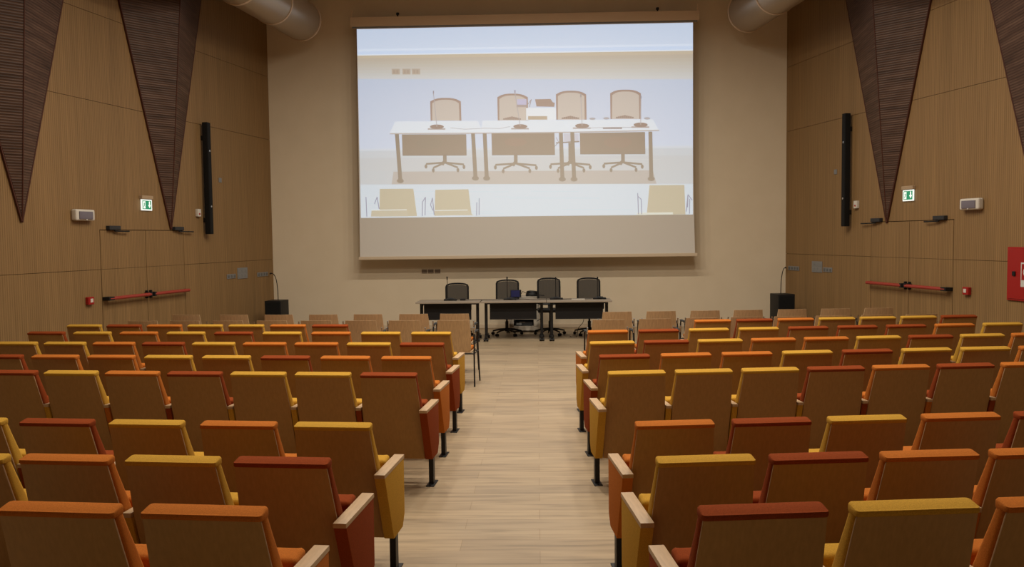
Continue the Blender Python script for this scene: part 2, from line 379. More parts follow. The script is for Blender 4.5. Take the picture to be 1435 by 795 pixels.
# ------------------------------------------------------------------ things on the side walls
for side, nm in ((-1, 'left'), (1, 'right')):
    X0, rz = wall_frame(side); g = SG[side]
    def W(name, s, z, label, cat, group=None): return empty(name, wpos(side, s, 0, z), rz, label, cat, group)
    # line array column
    s = {-1: 2.45, 1: 2.28}[side]
    e = W('column_speaker', s, 1.99, 'tall slim black column loudspeaker mounted on the %s oak wall' % nm, 'loudspeaker', 'column loudspeakers')
    b = MB(); wbox(b, side, -.055, .055, .05, .15, 0, 1.97, .01, 2); b.build('body', M['speaker_black'], e)
    b = MB(); wbox(b, side, -.045, .045, .149, .156, .02, 1.95, .003); b.build('grille', M['speaker_black'], e)
    for z in (.49, 1.47):
        b = MB(); b.lathe([(0, .0), (.02, 0), (.02, .006), (0, .008)], 14, axis='y')
        o = b.build('badge', M['chrome'], e, loc=(0, g*.2 if g > 0 else g*.214, z)); o.location.y = g*.153
        o.scale.y = g
    for z in (.25, 1.7):
        b = MB(); wbox(b, side, -.03, .03, 0, .055, z-.04, z+.04, .004); b.build('bracket', M['black_metal'], e)
    # emergency lamp
    s = {-1: 5.53, 1: 5.31}[side]
    e = W('emergency_light', s, 2.18, 'white oval emergency light with grey lens high on the %s wall' % nm, 'emergency light', 'emergency lights')
    b = MB(); wbox(b, side, -.19, .19, .001, .092, 0, .16, .036, 5); b.build('housing', M['white'], e)
    b = MB(); wbox(b, side, -.135, .135, .085, .105, .02, .13, .012, 2); b.build('lens', M['lens'], e)
    b = MB(); wbox(b, side, -.012, .012, .1, .112, .004, .022, .004); b.build('indicator', M['white'], e)
    # exit sign
    s = {-1: 4.085, 1: 3.90}[side]
    e = W('exit_sign', s, 2.385, 'small lit green and white emergency exit sign on the %s wall' % nm, 'exit sign', 'exit signs')
    b = MB(); wbox(b, side, -.14, .14, 0, .06, .158, .215, .006); b.build('light_spill_block', mat('sign_spill_brown', (.42, .30, .19), .5), e)  # brown block standing in for the sign's light spill on the wall above
    b = MB(); wbox(b, side, -.135, .135, .02, .035, -.02, .155, .004); b.build('sign_panel', mat('sign_white', (.8, .8, .8), .4, emit=(.55, .62, .60), es=1.1), e)
    gm = mat('sign_green', (.01, .2, .09), .4, emit=(.02, .17, .085), es=1)
    pw = mat('sign_pictogram', (.8, .8, .8), .4, emit=(.6, .7, .66), es=1)
    ff = 1 if side < 0 else -1     # picture reads from camera side
    def q(b, pts, o):
        # pts in picture space: x right as seen from the room, flip for wall frame (local x runs toward the camera)
        P3 = [((-x if side < 0 else x), g*o, z) for x, z in pts]
        b.poly(P3)
    b = MB(); q(b, [(-.11, .0), (.11, .0), (.11, .135), (-.11, .135)], .0362); b.build('green_field', gm, e, smooth=0)
    b = MB()
    q(b, [(-.095, .012), (-.035, .012), (-.035, .123), (-.095, .123)], .0372)     # doorway
    # down arrow
    q(b, [(.052, .125), (.078, .125), (.078, .065), (.052, .065)], .0372); q(b, [(.03, .07), (.10, .07), (.065, .018)], .0372)
    b.build('pictogram', pw, e, smooth=0)
    b = MB()                                                                         # running figure in the doorway
    for pl in ([(-.062, .098), (-.05, .098), (-.05, .110), (-.062, .110)], [(-.075, .06), (-.056, .06), (-.050, .094), (-.066, .094)],
               [(-.07, .062), (-.06, .062), (-.045, .04), (-.053, .036)], [(-.075, .064), (-.065, .06), (-.082, .025), (-.09, .03)],
               [(-.052, .09), (-.048, .083), (-.038, .075), (-.036, .08)], [(-.066, .092), (-.07, .085), (-.086, .078), (-.087, .084)]):
        q(b, pl, .0378)
    b.build('figure', gm, e, smooth=0)
    # red call point
    s = {-1: 5.44, 1: 5.225}[side]
    e = W('call_point', s, .975, 'small red fire alarm call point beside the %s double door' % nm, 'call point', 'fire call points')
    b = MB(); wbox(b, side, -.06, .06, 0, .055, 0, .11, .006); b.build('box', M['redpaint'], e)
    b = MB(); wbox(b, side, -.035, .02, .053, .058, .03, .085, .002); b.build('press_plate', M['white'], e)
    # little detector box and grey plate
    s = {-1: 2.66, 1: 2.49}[side]
    e = W('wall_detector', s, 2.30, 'small white box low beside the %s column loudspeaker' % nm, 'detector', 'wall detectors')
    b = MB(); wbox(b, side, -.05, .05, 0, .05, 0, .13, .008, 2); b.build('case', M['white'], e)
    b = MB(); wbox(b, side, -.02, .02, .05, .054, .03, .06, .001); b.build('red_window', M['redpaint'], e)
    s = {-1: 1.90, 1: 1.80}[side]
    b = MB(); wbox(b, side, -.045, .045, 0, .012, 0, .085, .003); wbox(b, side, -.02, .02, .012, .016, .022, .062, .001)
    o = b.build('blank_plate', M['grey_plate']); o.location = wpos(side, s, 0, 2.94); o.rotation_euler = (0, 0, rz)
    tag(o, 'small square grey plate near the stage end of the %s wall' % nm, 'wall plate', 'square wall plates')
    # connector plates
    for (s, wd, h, z, lb) in (({-1: 1.62, 1: 1.57}[side], .30, .085, 1.155, 'row of grey sockets under the large connector panel'),
                              ({-1: 1.22, 1: 1.20}[side], .36, .21, 1.135, 'large grey connector panel'),
                              ({-1: .45, 1: .33}[side], .42, .085, 1.14, 'grey socket strip with a plugged cable')):
        e = W('connector_panel' if h > .1 else 'socket_strip', s, z, '%s on the %s wall' % (lb, nm), 'sockets')
        b = MB(); wbox(b, side, -wd/2, wd/2, 0, .012, 0, h, .003); b.build('plate', M['grey_plate'], e)
        n = 3 if wd < .4 and h < .1 else (4 if h < .1 else 0)
        for i in range(n):
            cx = -wd/2 + wd*(i+.5)/n; b = MB(); wbox(b, side, cx-.028, cx+.028, .011, .018, .017, h-.017, .002); b.build('socket', mat('socket_grey', (.12, .12, .12), .5), e)
        if h > .1:
            for i in range(3):
                for j in range(2):
                    cx = -wd/2+wd*(i+.5)/3; b = MB(); wbox(b, side, cx-.035, cx+.035, .011, .017, .03+j*.09, .085+j*.09, .002); b.build('socket', M['grey_plate'], e)
    # subwoofer on the floor in the corner
    px = {-1: -5.12, 1: 4.72}[side]; py = {-1: 16.35, 1: 16.35}[side]
    e = empty('floor_speaker', (px, py, 0), {-1: -.12, 1: .16}[side], 'black box loudspeaker standing in the %s stage corner' % nm, 'loudspeaker', 'floor loudspeakers')
    hz = {-1: .69, 1: .72}[side]
    b = MB(); b.box(-.165, .165, -.19, .19, .02, hz, .012, 2); b.build('cabinet', M['black_plastic'], e)
    b = MB(); b.box(-.15, .15, -.202, -.189, .05, hz-.03, .006); b.build('grille', mat('speaker_grille', (.007, .007, .007), .95), e)
    for x in (-.13, .13):
        for y in (-.15, .15):
            b = MB(); b.lathe([(.02, 0), (.02, .022)], 10, c=(x, y, 0)); b.build('foot', M['black_plastic'], e)
    # cable from the socket strip to the speaker
    p0 = Vector(wpos(side, .22 if side < 0 else .10, .05, 1.185)); p3 = Vector((px-.03*side, py, hz))
    p1 = Vector((px + .02*side, py+.05, 1.25)); pts = []
    for i in range(17):
        t = i/16; pts.append(p0*(1-t)**3 + 3*p1*t*(1-t)**2 + 3*Vector((p3.x, p3.y, 1.05))*t*t*(1-t) + p3*t**3)
    b = MB(); b.tube(pts, .008, 8); b.tube([p0 + (p1-p0)*-.02, p0 + (p1-p0)*.14], .016, 8)
    tag(b.build('speaker_cable', M['black_plastic']), 'thin black cable looping from the %s wall socket down to the corner loudspeaker' % nm, 'cable', 'loudspeaker cables')
# hydrant cabinet on the right wall
rz = wall_frame(1)[1]
e = empty('hydrant_cabinet', wpos(1, 5.97, 0, .955), rz, 'red metal fire hose cabinet with black latch at the right edge', 'fire hose cabinet')
b = MB(); wbox(b, 1, 0, .64, 0, .025, 0, .71, .006); b.build('frame', M['redpaint'], e)
b = MB(); wbox(b, 1, .025, .615, .025, .034, .025, .685, .003); b.build('door', M['redpaint'], e)
b = MB(); wbox(b, 1, .115, .165, .033, .055, .33, .39, .006); b.build('latch', M['black_plastic'], e)
b = MB(); wbox(b, 1, .25, .45, .034, .036, .19, .51, .001); lb = b.build('label_sheet', mat('label_white', (.6, .58, .55), .5), e)
b = MB()
for pl in ([(.265, .28), (.435, .28), (.435, .49), (.265, .49)],): b.poly([(x, -.0368, z) for x, z in pl])
b.build('red_print', M['redpaint'], lb, smooth=0)
b = MB(); ang = [2*math.pi*k/20 for k in range(20)]
for k in range(20):
    a0, a1 = ang[k], ang[(k+1) % 20]; b.poly([(.35+r_*math.cos(a), -.0374, .385+r_*math.sin(a)) for r_, a in ((.045, a0), (.045, a1), (.06, a1), (.06, a0))])
b.poly([(.346, -.0374, .345), (.354, -.0374, .345), (.354, -.0374, .425), (.346, -.0374, .425)])
b.build('hose_reel_symbol', M['white'], lb, smooth=0)

# ------------------------------------------------------------------ back wall: ducts, sockets
for side, nm in ((-1, 'left'), (1, 'right')):
    x1 = {-1: -4.56, 1: 4.11}[side]; dx = {-1: -.135, 1: .135}[side]; y1 = 16.62; zc = 6.155
    e = empty('air_duct', (x1, y1, zc), 0, 'fat round metal air duct along the top of the %s wall' % nm, 'duct', 'round air ducts'); e.rotation_euler = (0, 0, math.atan(dx) )
    R = .385; yy = 0; segs = [1.30, 1.3, 1.3, 1.3, 1.3, 1.3, 1.3]
    for k, sl in enumerate(segs):
        b = MB(); b.lathe([(R, -yy-.0), (R, -yy-sl)] if k else [(R-.05, .004), (R-.004, .0), (R, -.02), (R, -sl)], 48, axis='y'); b.build('duct_section', M['duct'], e)
        b = MB(); b.lathe([(R, -yy+.018), (R+.012, -yy+.018), (R+.012, -yy-.022), (R, -yy-.022)], 48, axis='y'); b.build('duct_collar', M['casing'], e)
        b = MB(); b.box(-.012, .012, -yy-.05, -yy-.03, R-.01, CEIL-zc); b.build('hanger', M['black_metal'], e)
        yy += sl
for i, x in enumerate((-2.32, -2.19, -2.05)):
    e = empty('wall_socket', (x, YB, 1.145), 0, 'grey triple wall socket under the screen, %s of three' % ('left', 'middle', 'right')[i], 'socket', 'sockets under the screen')
    b = MB(); b.box(-.058, .058, -.012, 0, 0, .085, .003); b.build('plate', mat('plate_taupe', (.25, .19, .14), .5), e)
    for k in range(3):
        b = MB(); b.box(-.045+k*.031, -.019+k*.031, -.016, -.011, .02, .065, .001); b.build('module', mat('module_taupe', (.16, .12, .09), .5), e)

# ------------------------------------------------------------------ projection screen
YS = 16.87
def SX(u, v): return -10.631 + (u-500)*.014158 + 7.081   # replaced below by the fitted plane
SCR = empty('projection_screen', (-.2, YS, 1.45), 0, 'large white roll-down projection screen showing a picture of the stage tables', 'projection screen')
def sc(x, z): return (x+.2, z-1.45)
xl, xr = -3.585, 3.17
b = MB(); b.box(-3.655+.2, 3.225+.2, -.02, .19, 6.075-1.45, 6.262-1.45, .012, 2); b.build('casing', M['casing'], SCR)
b = MB(); b.box(-3.62+.2, 3.19+.2, -.012, .02, 6.045-1.45, 6.08-1.45, .003); b.build('roller_slot', M['grey_plate'], SCR)
for x in (-3.63, 3.20):
    b = MB(); b.box(x+.2-.03, x+.2+.03, .02, .399, 6.262-1.45, 6.27-1.45); b.box(x+.2-.012, x+.2+.012, .01, .034, 6.26-1.45, 6.40-1.45); b.build('bracket', M['casing'], SCR)
for x in (-2.72, 2.42):
    b = MB(); b.lathe([(.015, 4.81), (.015, 4.86), (.03, 4.86), (.03, 4.9), (0, 4.91)], 10, c=(x+.2, .06, 0)); b.build('suspension_bolt', M['black_metal'], SCR)
b = MB()
def edge_x(side, z):     # the cloth necks in a little towards the middle of its height
    t = (6.06-z)/4.61; return (-3.53 - .035*t) if side < 0 else (3.105 + .0*t + .06*max(0, t-.55)**1.5*2.2)
zs = [6.06-4.61*i/24 for i in range(25)]
fr = [[(edge_x(-1, z)+.2, 0, z-1.45), (edge_x(1, z)+.2, 0, z-1.45), (edge_x(1, z)+.2, .003, z-1.45), (edge_x(-1, z)+.2, .003, z-1.45)] for z in zs]
b.rings(fr)
SCREENBASE = (.68, .66, .63)
cloth = b.build('screen_cloth', mat('screen_cloth', SCREENBASE, .8, 0, .1), SCR, smooth=0)
b = MB(); b.box(-3.59+.2, 3.185+.2, -.014, .016, -.0, .062, .006, 2); b.build('bottom_bar', mat('bar_cream', (.62, .51, .38), .5), SCR)
# projected picture, polygons in picture pixels (500..971 wide)
import itertools
PX = [-10.6075, .0141505, -.0002]; 
def aff(u, v):
    # picture plane coordinates of the projected image
    t = (u-500)/471
    X = -3.53 + 6.632*t - .0000*(v-41)
    yt = 41 - 8*t
    Z = 6.03 - (v-yt)/(266.5-0.0*t)*3.745
    return X, Z
AMB = lin((175, 158, 138))
pm = {}
PICK = 1.0
def pmat(rgb, v=300):
    q = int(max(0, min(5, (v-40)/40))); k_ = (.45, .57, .7, .82, .92, 1)[q]; key = rgb; rgb = (*rgb, q)
    if rgb not in pm:
        e = tuple(max(0, a-b_*k_) for a, b_ in zip(lin(key), AMB))
        pm[rgb] = mat('projected_%d_%d_%d_%d' % rgb, SCREENBASE, .8, 0, .1, emit=e, es=PICK)
    return pm[rgb]
class Pic:
    def __init__(s): s.b = MB(); s.mats = []; s.k = 0
    def p(s, rgb, pts, layer):
        m = pmat(rgb, sum(p_[1] for p_ in pts)/len(pts))
        if m not in s.mats: s.mats.append(m)
        s.b.mi = s.mats.index(m)
        s.k += 1; s.b.poly([(aff(u, v)[0]+.2, -.0008-.0006*layer-.000004*s.k, aff(u, v)[1]-1.45) for u, v in pts])
    def r(s, rgb, u0, v0, u1, v1, layer, tilt=0):
        s.p(rgb, [(u0, v0), (u1, v0+tilt), (u1, v1+tilt), (u0, v1)], layer)
    def line(s, rgb, pts, w, layer):
        for (a, c) in zip(pts[:-1], pts[1:]):
            dx, dy = c[0]-a[0], c[1]-a[1]; L = math.hypot(dx, dy); nx, ny = -dy/L*w/2, dx/L*w/2
            s.p(rgb, [(a[0]+nx, a[1]+ny), (c[0]+nx, c[1]+ny), (c[0]-nx, c[1]-ny), (a[0]-nx, a[1]-ny)], layer)
    def ell(s, rgb, cu, cv, a, b_, layer, n=16): s.p(rgb, [(cu+a*math.cos(2*math.pi*k/n), cv+b_*math.sin(2*math.pi*k/n)) for k in range(n)], layer)
def band(vl, vr): return vl, vr
pc = Pic()
def strip(rgb, l0, r0, l1, r1, layer=1): pc.p(rgb, [(500, l0), (971, r0), (971, r1), (500, l1)], layer)
strip((203, 214, 230), 41, 33, 69, 62); strip((212, 222, 236), 69, 62, 72, 65); strip((200, 214, 234), 72, 65, 76.5, 70); strip((218, 226, 234), 76.5, 70, 77.8, 71.6)
for i in range(8):
    c0 = (192, 180, 160); c1 = (200, 199, 196); t = i/7
    strip(tuple(int(a+(b_-a)*t) for a, b_ in zip(c0, c1)), 77.8+i*4.1, 71.6+i*4.95, 77.8+(i+1)*4.1, 71.6+(i+1)*4.95)
strip((207, 211, 222), 110.6, 111.2, 212, 206.5)
strip((210, 209, 208), 212, 206.5, 222, 217); strip((208, 205, 201), 222, 217, 240, 238); strip((212, 209, 205), 240, 238, 259.5, 257)
strip((216, 217, 219), 212-3, 206.5-3, 212, 206.5, 2)
strip((219, 222, 224), 259.5, 257, 307, 300)
random.seed(3)
for i in range(16):
    u = random.uniform(505, 900); v = random.uniform(214, 300); pc.r((212, 209, 204) if v < 257 else (214, 217, 219), u, v, min(970, u+random.uniform(60, 160)), v+.8, 2)
pc.p((203, 191, 178), [(548, 241), (915, 238), (920, 257), (545, 259)], 2)
for u in (548.5, 563.5, 577):
    pc.r((182, 168, 152), u, 96.3, u+11.5, 104.2, 2); pc.r((172, 156, 140), u+2, 98, u+4.6, 102.6, 3); pc.r((172, 156, 140), u+6.4, 98, u+9, 102.6, 3)
FR = (166, 144, 130); MS = (196, 184, 172); PN = (170, 147, 129); LG = (160, 138, 121)
def pchair(u0, u1, vt, vb, lumb=False):
    n = 9; top = [(u0+(u1-u0)*i/(n-1), vt + 5*abs(2*i/(n-1)-1)**3) for i in range(n)]
    pc.p(FR, top+[(u1+.4, vb), (u0+.2, vb)], 3)
    c = (u0+u1)/2; inn = [(c+(u-c)*.87, v+2.6) for u, v in top]
    pc.p(MS, inn+[(u1-2.4, vb), (u0+2.6, vb)], 4)
    if lumb:
        for i in range(9): pc.r(FR, u0+8+i*(u1-u0-18)/9, vb-5.5+.6*abs(i-4), u0+9.5+i*(u1-u0-18)/9+1, vb-1, 5)
pchair(602, 645.5, 137, 169); pchair(697, 740, 131, 168.5, 1); pchair(779.5, 822, 127, 167.5, 1); pchair(855.5, 898.5, 125.5, 166.5, 1)
def pbase(c, v, a, vc):
    pc.r(LG, c-2.6, vc, c+2.6, v+1, 3)
    for du, dv in ((-a, 3), (a, 3.5), (-a*.62, 8.5), (a*.68, 8), (-a*.1, -1.5)):
        pc.line(LG, [(c, v), (c+du, v+dv-1)], 2.6, 3); pc.ell(LG, c+du, v+dv+2.5, 2, 3, 3)
pbase(621.5, 228, 27, 217); pbase(722, 229, 29, 216); pbase(799, 228, 28, 200); pbase(873, 227, 27, 214)
# table tops
pc.p((222, 225, 228), [(552, 170.5), (669, 169.5), (676, 186), (544, 187)], 3); pc.p((222, 225, 228), [(676, 169), (790, 168.5), (802, 184), (673, 185.5)], 3)
pc.p((222, 225, 228), [(790, 168), (915, 167), (923, 181.5), (802, 184)], 3)
pc.line((190, 178, 168), [(544, 187.5), (676, 186.5), (802, 185), (924, 182.3)], 1.7, 4)
pc.p(PN, [(561, 188.5), (652.5, 188), (652.5, 218), (561.5, 218.5)], 6); pc.p(PN, [(688, 187), (777, 186), (777.5, 217), (688.5, 217.5)], 6); pc.p(PN, [(812.5, 186), (904, 184.5), (904.5, 215.5), (813, 216)], 6)
pc.ell((164, 141, 124), 600, 201, 19, 8, 7); pc.ell((166, 143, 126), 722, 199, 16, 6, 7); pc.ell((165, 142, 125), 866, 199, 20, 8, 7)
for ut, ub, v0, v1 in ((554, 557.5, 188, 256), (662, 664.5, 187, 252), (678.5, 680.5, 187, 252), (786, 787.5, 186, 253), (802, 804, 185, 253), (911.5, 912.5, 184, 252)):
    pc.p(LG, [(ut-2.8, v0), (ut+2.8, v0), (ub+2.8, v1-6), (ub+3.6, v1), (ub-3.6, v1), (ub-2.8, v1-6)], 7)
    pc.ell(LG, ub, v1-2, 5, 3.2, 7)
# microphones
for ub, vb, ut, vt in ((611, 177.5, 607, 131), (729, 177, 722, 130), (816, 176, 814.5, 136), (898, 174.5, 898.5, 138)):
    pc.ell((166, 145, 130), ub, vb, 10, 3.2, 5); pc.r((183, 168, 158), ub-13, vb+2.2, ub+12, vb+4.2, 4); pc.line((178, 168, 164), [(ub, vb), (ut, vt)], 1.1, 6); pc.line((160, 150, 150), [(ut, vt), (ut, vt-4)], 1.8, 6)
pc.line((190, 182, 178), [(630, 179), (650, 181), (680, 179.5), (700, 180), (715, 177)], .8, 5); pc.line((190, 182, 178), [(822, 179), (860, 178), (885, 178)], .8, 5); pc.r((172, 158, 150), 845, 178, 872, 180.4, 5)
# things on the cabinet
pc.r((220, 222, 224), 733, 151, 779, 168, 3); pc.p(FR, [(750, 139), (772, 138.5), (775, 143), (778, 144), (777, 149.5), (752, 149)], 4); pc.r((190, 172, 150), 740, 162.5, 767, 167.5, 4)
pc.r((190, 184, 205), 725, 139, 738, 146.5, 6); pc.r((170, 155, 148), 724, 146.5, 739, 150, 6); pc.line((165, 150, 142), [(740, 146), (745, 139), (742, 150)], 1, 6)
for u in (830.5, 850, 907): pc.ell((185, 176, 172), u, 165.5 if u > 840 else 166, 4.5, 1.8, 4)
pc.line((180, 165, 152), [(779, 192), (783, 199), (777, 205)], 1, 5); pc.r((200, 196, 200), 790, 187, 811, 198, 3); pc.line(LG, [(779, 200), (812, 198)], 1.8, 4)
# wooden chairs in the foreground of the picture
WD = (206, 192, 165); WD2 = (208, 195, 170)
pc.p(WD, [(528, 265.5), (576, 265), (580.5, 304), (526.5, 305)], 3); pc.p(WD, [(607, 266.5), (654.5, 265.5), (658.5, 302), (605.5, 303.5)], 3); pc.p(WD, [(910, 259), (959, 258.5), (960.5, 300), (906, 301)], 3)
pc.p(WD2, [(515.5, 296), (566, 295), (568, 304.5), (514.5, 305)], 4); pc.p(WD2, [(605.5, 296), (652, 295), (661, 302.5), (605, 303)], 4); pc.line((232, 230, 222), [(515.5, 296), (566, 295)], 1, 5); pc.line((232, 230, 222), [(606, 296), (653, 295)], 1, 5)
pc.p((226, 222, 205), [(892, 298), (943, 297), (943, 300), (892, 301)], 4)
AC = (176, 168, 174)
for pts in ([(508, 277), (508.6, 305)], [(520, 287), (524, 277), (526.5, 294)], [(588, 304), (588.6, 284)], [(592, 303), (593, 277)], [(588.6, 284), (593, 277)], [(600, 288), (603, 278), (605, 302)], [(600, 288), (603.5, 296)],
            [(665.5, 303), (666, 284)], [(669, 302), (669.5, 278)], [(894.5, 300), (893.5, 270)], [(899, 300), (898.5, 279), (894, 275)], [(963.5, 290), (964, 272), (970, 280)], [(966, 299), (966.5, 278)], [(961.5, 296), (964, 272)]):
    pc.line(AC, pts, 1.3, 5)
pc.b.build('projected_picture', pc.mats, SCR, smooth=0)

# ------------------------------------------------------------------ auditorium chairs
def yS(z): return (.906-z)*.3          # back line of the shell: leans towards the camera at the top
def rrect(w, ya, yb, z, r, n=4, hx=None):
    pts = []
    for cx, cy, a0 in ((w-r, yb-r, 0), (-w+r, yb-r, 90), (-w+r, ya+r, 180), (w-r, ya+r, 270)):
        for k in range(n+1):
            a = math.radians(a0 + 90*k/n); pts.append((cx+r*math.cos(a), cy+r*math.sin(a), z))
    return pts
def shell_w(z): return .204 + .0175*max(0, min(1, (.88-z)/.28))
def mk_shell():
    b = MB(); zs = [.872, .80, .70, .60, .50, .40, .30, .212]
    b.rings([rrect(shell_w(z), yS(z), yS(z)+.010, z, .0025, 2) for z in zs])
    for f in b.bm.faces: f.material_index = 1 if abs(f.normal.x) > .8 else 0
    return b.mesh('back_shell', [M['shell'], M['shell_edge']], 40)
def mk_cushion(c):
    b = MB(); R = []
    for z, t, sh in ((.36, .075, .012), (.45, .095, .004), (.58, .095, 0), (.70, .078, 0), (.80, .064, 0), (.862, .056, -.001)):
        R.append(rrect(shell_w(z)-sh+.002, yS(z)+.0105, yS(z)+.0105+t, z, .022))
    # the top slopes down to the rear and tucks over the plywood with a small lip
    for z, ya, yb, ins, tilt in ((.858, .0095, .066, -.002, 0), (.8585, -.003, .067, -.004, 0), (.864, -.0075, .068, -.005, .0), (.872, -.008, .068, -.005, .0), (.884, -.006, .067, -.005, .006), (.891, -.002, .062, -.003, .013), (.893, .004, .054, .001, .013)):
        ya += yS(.865); yb += yS(.865)
        ring = rrect(shell_w(.87)-ins, ya, yb, z, min(.014, (yb-ya)*.3))
        R.append([(px_, py_, pz_ - tilt*(yb-py_)/(yb-ya)) for px_, py_, pz_ in ring])
    b.rings(R); return b.mesh('back_cushion', M[c], 50)
def mk_seat(c):
    b = MB(); b.box(-.219, .219, -.055, .055, -.20, .22, .035, 4)
    m = Matrix.Rotation(math.radians(6), 4, 'X'); b.bm.transform(m); return b.mesh('seat', M[c], 50)
ARMZ = .623
SIDE_S = [(.082, ARMZ-.022), (.438, ARMZ-.022), (.435, .28), (.385, .215), (.20, .215)]
SIDE = [(.016, ARMZ-.022), (.438, ARMZ-.022), (.435, .28), (.385, .215), (.185, .215)]
def mk_panel(c, w): b = MB(); b.prism(SIDE if w > .05 else SIDE_S, 'x', -w/2, w/2, .006); return b.mesh('side_panel', M[c], 40)
def mk_pad(w): b = MB(); b.box(-w/2-.001, w/2+.001, .010 if w > .05 else .078, .445, ARMZ-.022, ARMZ, .005, 2); return b.mesh('armrest', M['armwood'], 40)
def mk_pole(): b = MB(); b.box(-.018, .018, -.03, .03, .0, .232, .003); return b.mesh('pole', M['black_metal'], 40)
def mk_plate(): b = MB(); b.box(-.032, .032, -.085, .085, .0, .007, .002); b.lathe([(.008, .007), (.008, .013)], 8, c=(0, -.065, 0)); b.lathe([(.008, .007), (.008, .013)], 8, c=(0, .065, 0)); return b.mesh('foot_plate', M['black_metal'], 40)
PR = dict(shell=mk_shell(), pole=mk_pole(), plate=mk_plate(), padA=mk_pad(.058), padS=mk_pad(.040))
for c in ('yellow', 'orange', 'red'):
    PR['cushion', c] = mk_cushion(c); PR['seat', c] = mk_seat(c); PR['pA', c] = mk_panel(c, .058); PR['pS', c] = mk_panel(c, .040)
def arm(parent, x, c, aisle, tilt=0):
    put('side_panel', PR['pA' if aisle else 'pS', c], parent, (x, 0, 0)); put('armrest', PR['padA' if aisle else 'padS'], parent, (x, 0, 0))
    lg = put('leg', PR['pole'], parent, (x, .285, 0)); f = put('foot_plate', PR['plate'], lg); f.rotation_euler = (-tilt, 0, 0)
    if tilt: f.location = (0, 0, .002)
ORD = ['nearest the aisle', 'second from the aisle', 'third from the aisle', 'fourth from the aisle', 'fifth from the aisle', 'sixth from the aisle', 'seventh from the aisle', 'eighth from the aisle', 'ninth from the aisle']
ROWN = {'G': 'nearest row', 'F': 'second nearest row', 'E': 'third nearest row', 'D': 'fourth nearest row', 'C': 'fifth nearest row', 'B': 'sixth nearest row', 'A': 'seventh nearest row', '0': 'farthest fixed row'}
CN = {'Y': 'yellow', 'O': 'orange', 'R': 'red'}
#        first centre x, y, pitch, colours from the aisle outwards, aisle outer arm edge (None: no aisle seat there)
ROWS = {
 'L': [('0', -2.40, 9.57, .503, 'ROYYORY'), ('A', -1.122, 8.717, .5395, 'YYOYRYOYR'), ('B', -1.095, 7.815, .5125, 'RYOOYROYY'), ('C', -1.103, 6.913, .522, 'OORYYOOR'),
       ('D', -1.100, 6.062, .497, 'RYYROYR'), ('E', -1.107, 4.398, .527, 'YOYRY'), ('F', -1.111, 3.515, .497, 'RYOY'), ('G', -1.118, 2.682, .512, 'OO')],
 'R': [('0', 2.03, 9.74, .491, 'OROYYYR'), ('A', .735, 8.737, .534, 'ORYYRRROY'), ('B', .697, 7.81, .5115, 'YRYOOYRYO'), ('C', .720, 6.925, .5165, 'ROOYRYYO'),
       ('D', .720, 6.07, .495, 'YYYRORO'), ('E', .724, 4.40, .5225, 'ORYOR'), ('F', .711, 3.518, .491, 'YROO'), ('G', .731, 2.683, .507, 'RYO')]}
SLOPE = {'L': -.083, 'R': .094}
for blk, rows in ROWS.items():
    sg = -1 if blk == 'L' else 1; sl = SLOPE[blk]; ca = 1/math.sqrt(1+sl*sl)
    for rn, x0, y0, pit, cols in rows:
        for i, ch in enumerate(cols):
            x = x0 + sg*i*pit; y = y0 + (x-x0)*sl; z = ramp_z(y+.28) ; c = CN[ch]
            ext = ', half out of frame' if False else ''
            e = empty('auditorium_chair', (x, y, z), math.atan(sl),
                '%s cinema chair, %s, %s, %s block' % (c, ORD[i], ROWN[rn], 'left' if sg < 0 else 'right'),
                'chair', 'fixed chairs of the %s block' % ('left' if sg < 0 else 'right'))
            put('back_shell', PR['shell'], e)
            put('back_cushion', PR['cushion', c], e)
            put('seat', PR['seat', c], e, (0, .352, .415))
            tl = .068 if z > 0 else 0
            arm(e, sg*pit/2/ca, c, False, tl)
            if i == 0: arm(e, -sg*.257 if rn != '0' else -sg*.255, c, rn != '0', tl)

